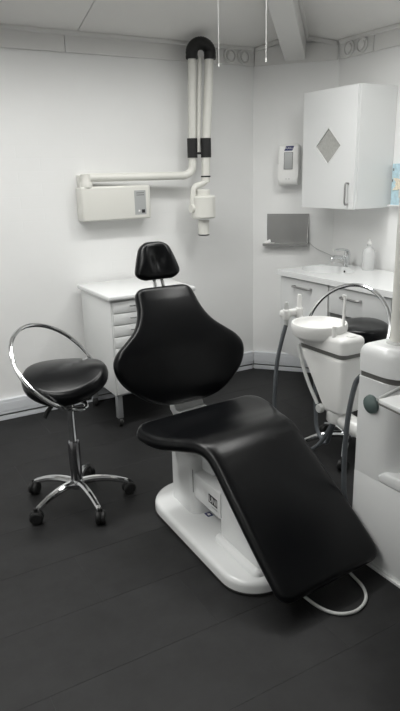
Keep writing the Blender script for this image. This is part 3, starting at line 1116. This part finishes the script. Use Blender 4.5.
obj('cap', lathe([(0, .178), (.017, .178), (.017, .192), (.008, .197), (.006, .214), (0, .215)], 16), M_PLAST, bt)

# ------------------------------------------------------------------ spittoon unit
cu = thing('spittoon_unit', 'white spittoon unit with a round bowl and swan-neck filler beside the chair', 'spittoon', (1.94, 2.12, .45))
ox, oy, oz = 1.94, 2.12, .45
P_ = lambda x, y, z: (x - ox, y - oy, z - oz)
# tapering body: full length above, cut away below at the far side
pts = [(1.985, .50), (2.10, .49), (2.30, .775), (1.985, .775)]
obj('body', prism([(a - oy, b - oz) for a, b in pts], 'x', 1.875 - ox, 2.01 - ox, .022, 4), M_PLAST, cu)
obj('band', rslab(1.878 - ox, 2.007 - ox, 1.988 - oy, 2.298 - oy, .772 - oz, .797 - oz, .026, .002, 6, 1), M_GREY, cu)
cv = obj('top_cover', rslab(1.868 - ox, 2.018 - ox, 1.975 - oy, 2.305 - oy, .795 - oz, .868 - oz, .036, .024, 8, 4), M_PLAST, cu)
obj('filler_recess', lathe([(0, .868 - oz), (.022, .868 - oz), (.024, .8705 - oz), (.018, .871 - oz), (.016, .8695 - oz), (0, .8692 - oz)], 18, at=(1.955 - ox, 2.02 - oy, 0)), M_PLAST, cv)
bw = [(0, .825), (.06, .825), (.105, .830), (.126, .846), (.134, .872), (.135, .894), (.131, .903), (.123, .903), (.117, .892), (.10, .872), (.06, .856), (.015, .851), (0, .851)]
bo2 = obj('bowl', lathe([(r, h - oz) for r, h in bw], 36, at=(1.925 - ox, 2.205 - oy, 0)), M_PLAST, cu)
obj('strainer', lathe([(0, .8505 - oz), (.014, .8515 - oz), (.012, .855 - oz), (0, .856 - oz)], 14, at=(1.925 - ox, 2.205 - oy, 0)), M_CHR, bo2)
fz = [(1.966, 2.085, .86), (1.968, 2.085, .96), (1.970, 2.085, 1.03), (1.968, 2.087, 1.042), (1.960, 2.092, 1.043)]
obj('bowl_rinse_spout', tube([P_(*p) for p in cr(fz, n=5)], .0072, 10), M_PLAST, cu)
obj('cup_filler', tube([P_(1.888, 2.058, .86), P_(1.888, 2.058, .915)], .010, 12), M_PLAST, cu)
# arm to the delivery unit
am = [(1.935, 2.06, .475), (1.94, 2.0, .455), (1.95, 1.90, .44), (1.96, 1.80, .43), (1.965, 1.725, .425)]
obj('support_arm', tube([P_(*p) for p in cr(am, n=5)], .044, 14), M_PLAST, cu)
obj('arm_joint', lathe([(0, .44 - oz), (.05, .44 - oz), (.056, .45 - oz), (.056, .50 - oz), (.045, .51 - oz), (0, .51 - oz)], 24, at=(1.935 - ox, 2.06 - oy, 0)), M_PLAST, cu)
obj('arm_knob', lathe([(0, -.026), (.019, -.026), (.022, -.02), (.022, -.004), (0, 0)], 18, 'x', P_(1.878, 2.11, .505)), M_LHOSE, cu)
# instrument holder on the far side
hl = obj('hose_holder', nbox(1.842 - ox, 1.957 - ox, 2.375 - oy, 2.415 - oy, .900 - oz, .935 - oz, .010, 3), M_PLAST, cu)
obj('holder_arm', tube([P_(1.92, 2.40, .915), P_(1.95, 2.36, .885), P_(1.955, 2.28, .83)], .013, 10), M_PLAST, cu)
for xx, h_, m_ in ((1.862, .978, M_LHOSE), (1.944, 1.008, M_PLAST)):
    obj('holder_ring', lathe([(0, .893 - oz), (.017, .893 - oz), (.019, .903 - oz), (.019, .939 - oz), (.015, .943 - oz), (0, .943 - oz)], 14, at=(xx - ox, 2.38 - oy, 0)), M_PLAST, hl)
    hn = obj('handpiece', lathe([(0, .86 - oz), (.010, .86 - oz), (.0125, .88 - oz), (.0125, h_ - .02 - oz), (.009, h_ - oz), (0, h_ - oz)], 14, at=(xx - ox, 2.38 - oy, 0)), m_, cu)
h1 = [(1.862, 2.38, .865), (1.845, 2.385, .80), (1.822, 2.39, .70), (1.808, 2.39, .58), (1.806, 2.39, .42), (1.815, 2.36, .26), (1.86, 2.28, .20), (1.92, 2.18, .27), (1.945, 2.10, .42), (1.945, 2.08, .46)]
h2 = [(1.944, 2.38, .865), (1.96, 2.375, .80), (1.99, 2.35, .70), (2.015, 2.33, .58), (2.01, 2.31, .42), (2.00, 2.28, .30), (1.99, 2.20, .26), (1.965, 2.14, .34), (1.955, 2.09, .46)]
obj('hose', tube([P_(*p) for p in cr(h1, n=6)], .0105, 10), M_HOSE, cu)
obj('hose', tube([P_(*p) for p in cr(h2, n=6)], .0105, 10), M_HOSE, cu)
h3 = [(1.866, 2.285, .785), (1.862, 2.25, .70), (1.862, 2.19, .60), (1.868, 2.135, .52)]
obj('side_tube', tube([P_(*p) for p in cr(h3, n=5)], .009, 10), M_LHOSE, cu)

# ------------------------------------------------------------------ delivery unit
XU, YA, YB = 1.711, 1.715, 1.28
un = thing('delivery_unit', 'tall white dental delivery unit with a lamp post and instrument tray', 'dental unit', (2.0, 1.5, 0))
ox, oy = 2.0, 1.5
L = lambda *a: tuple(a)
obj('plinth', nbox(XU + .004 - ox, 2.30 - ox, YB - oy, YA - .004 - oy, 0, .022, .003), M_LAM, un)
obj('toe_strip', nbox(XU - .012 - ox, XU + .003 - ox, YB - oy, YA - .02 - oy, 0, .012, .002), M_LAM, un)
obj('lower_body', nbox(XU - ox, 2.30 - ox, YB - oy, YA - oy, .022, .40, .008), M_WHITE, un)
# ledge with a sloping, rounded top
lp_ = [(YB - oy, .40), (1.575 - oy, .40), (1.58 - oy, .425), (1.55 - oy, .448), (YB - oy, .458)]
obj('ledge', prism(lp_, 'x', XU - .003 - ox, 2.30 - ox, .008, 3), M_WHITE, un)
obj('upper_body', rslab(XU - ox, 2.30 - ox, 1.50 - oy, YA - oy, .398, .812, (.01, .01, .10, .10), .002, 10, 1), M_WHITE, un)
obj('band', rslab(XU + .004 - ox, 2.296 - ox, 1.497 - oy, YA - .004 - oy, .811, .838, (.01, .01, .095, .095), .001, 10, 1), M_GREY, un)
tc_ = obj('top_cap', rslab(XU - .008 - ox, 2.305 - ox, 1.488 - oy, YA + .006 - oy, .837, .950, (.03, .03, .105, .105), .045, 10, 5), M_WHITE, un)
kb = obj('knob', lathe([(0, -.022), (.024, -.020), (.036, -.012), (.039, -.003), (.036, .0), (0, .0)], 28, 'x', (XU - ox, 1.634 - oy, .712)), M_KNOB, un)
ps = obj('lamp_post', lathe([(0, .94), (.038, .94), (.038, 2.15), (0, 2.15)], 24, at=(1.818 - ox, 1.612 - oy, 0)), M_IVORY, un)
obj('post_cap', lathe([(0, 2.149), (.039, 2.149), (.039, 2.165), (.03, 2.175), (0, 2.178)], 24, at=(1.818 - ox, 1.612 - oy, 0)), M_LHOSE, un)
obj('post_collar', lathe([(0, .945), (.054, .945), (.050, .955), (.040, .960), (0, .960)], 24, at=(1.818 - ox, 1.612 - oy, 0)), M_LHOSE, un)
# tray on its arm in front of the unit
tr = obj('tray', rslab(-.0, .42, -.28, .0, 0, .016, .012, .004, 5, 2, True), M_LAM, un, (1.574 - ox, 1.478 - oy, .795), (0, 0, R(-6)))
obj('tray_edge', rslab(-.002, .422, -.282, .002, -.004, .002, .012, .001, 5, 1), M_GREY, tr)
obj('tray_arm', tube([(1.585 - ox, 1.488 - oy, .802), (1.70 - ox, 1.498 - oy, .818), (1.80 - ox, 1.512 - oy, .825)], .007, 10), M_LHOSE, un)
h4 = [(XU + .02, 1.722, .80), (XU + .015, 1.745, .76), (XU - .005, 1.75, .66), (XU - .018, 1.75, .54), (XU - .02, 1.75, .40), (XU - .012, 1.75, .27), (XU + .02, 1.745, .17), (XU + .06, 1.73, .15), (XU + .09, 1.71, .17)]
obj('hose', tube([(a - ox, b - oy, c) for a, b, c in cr(h4, n=6)], .011, 10), M_HOSE, un)
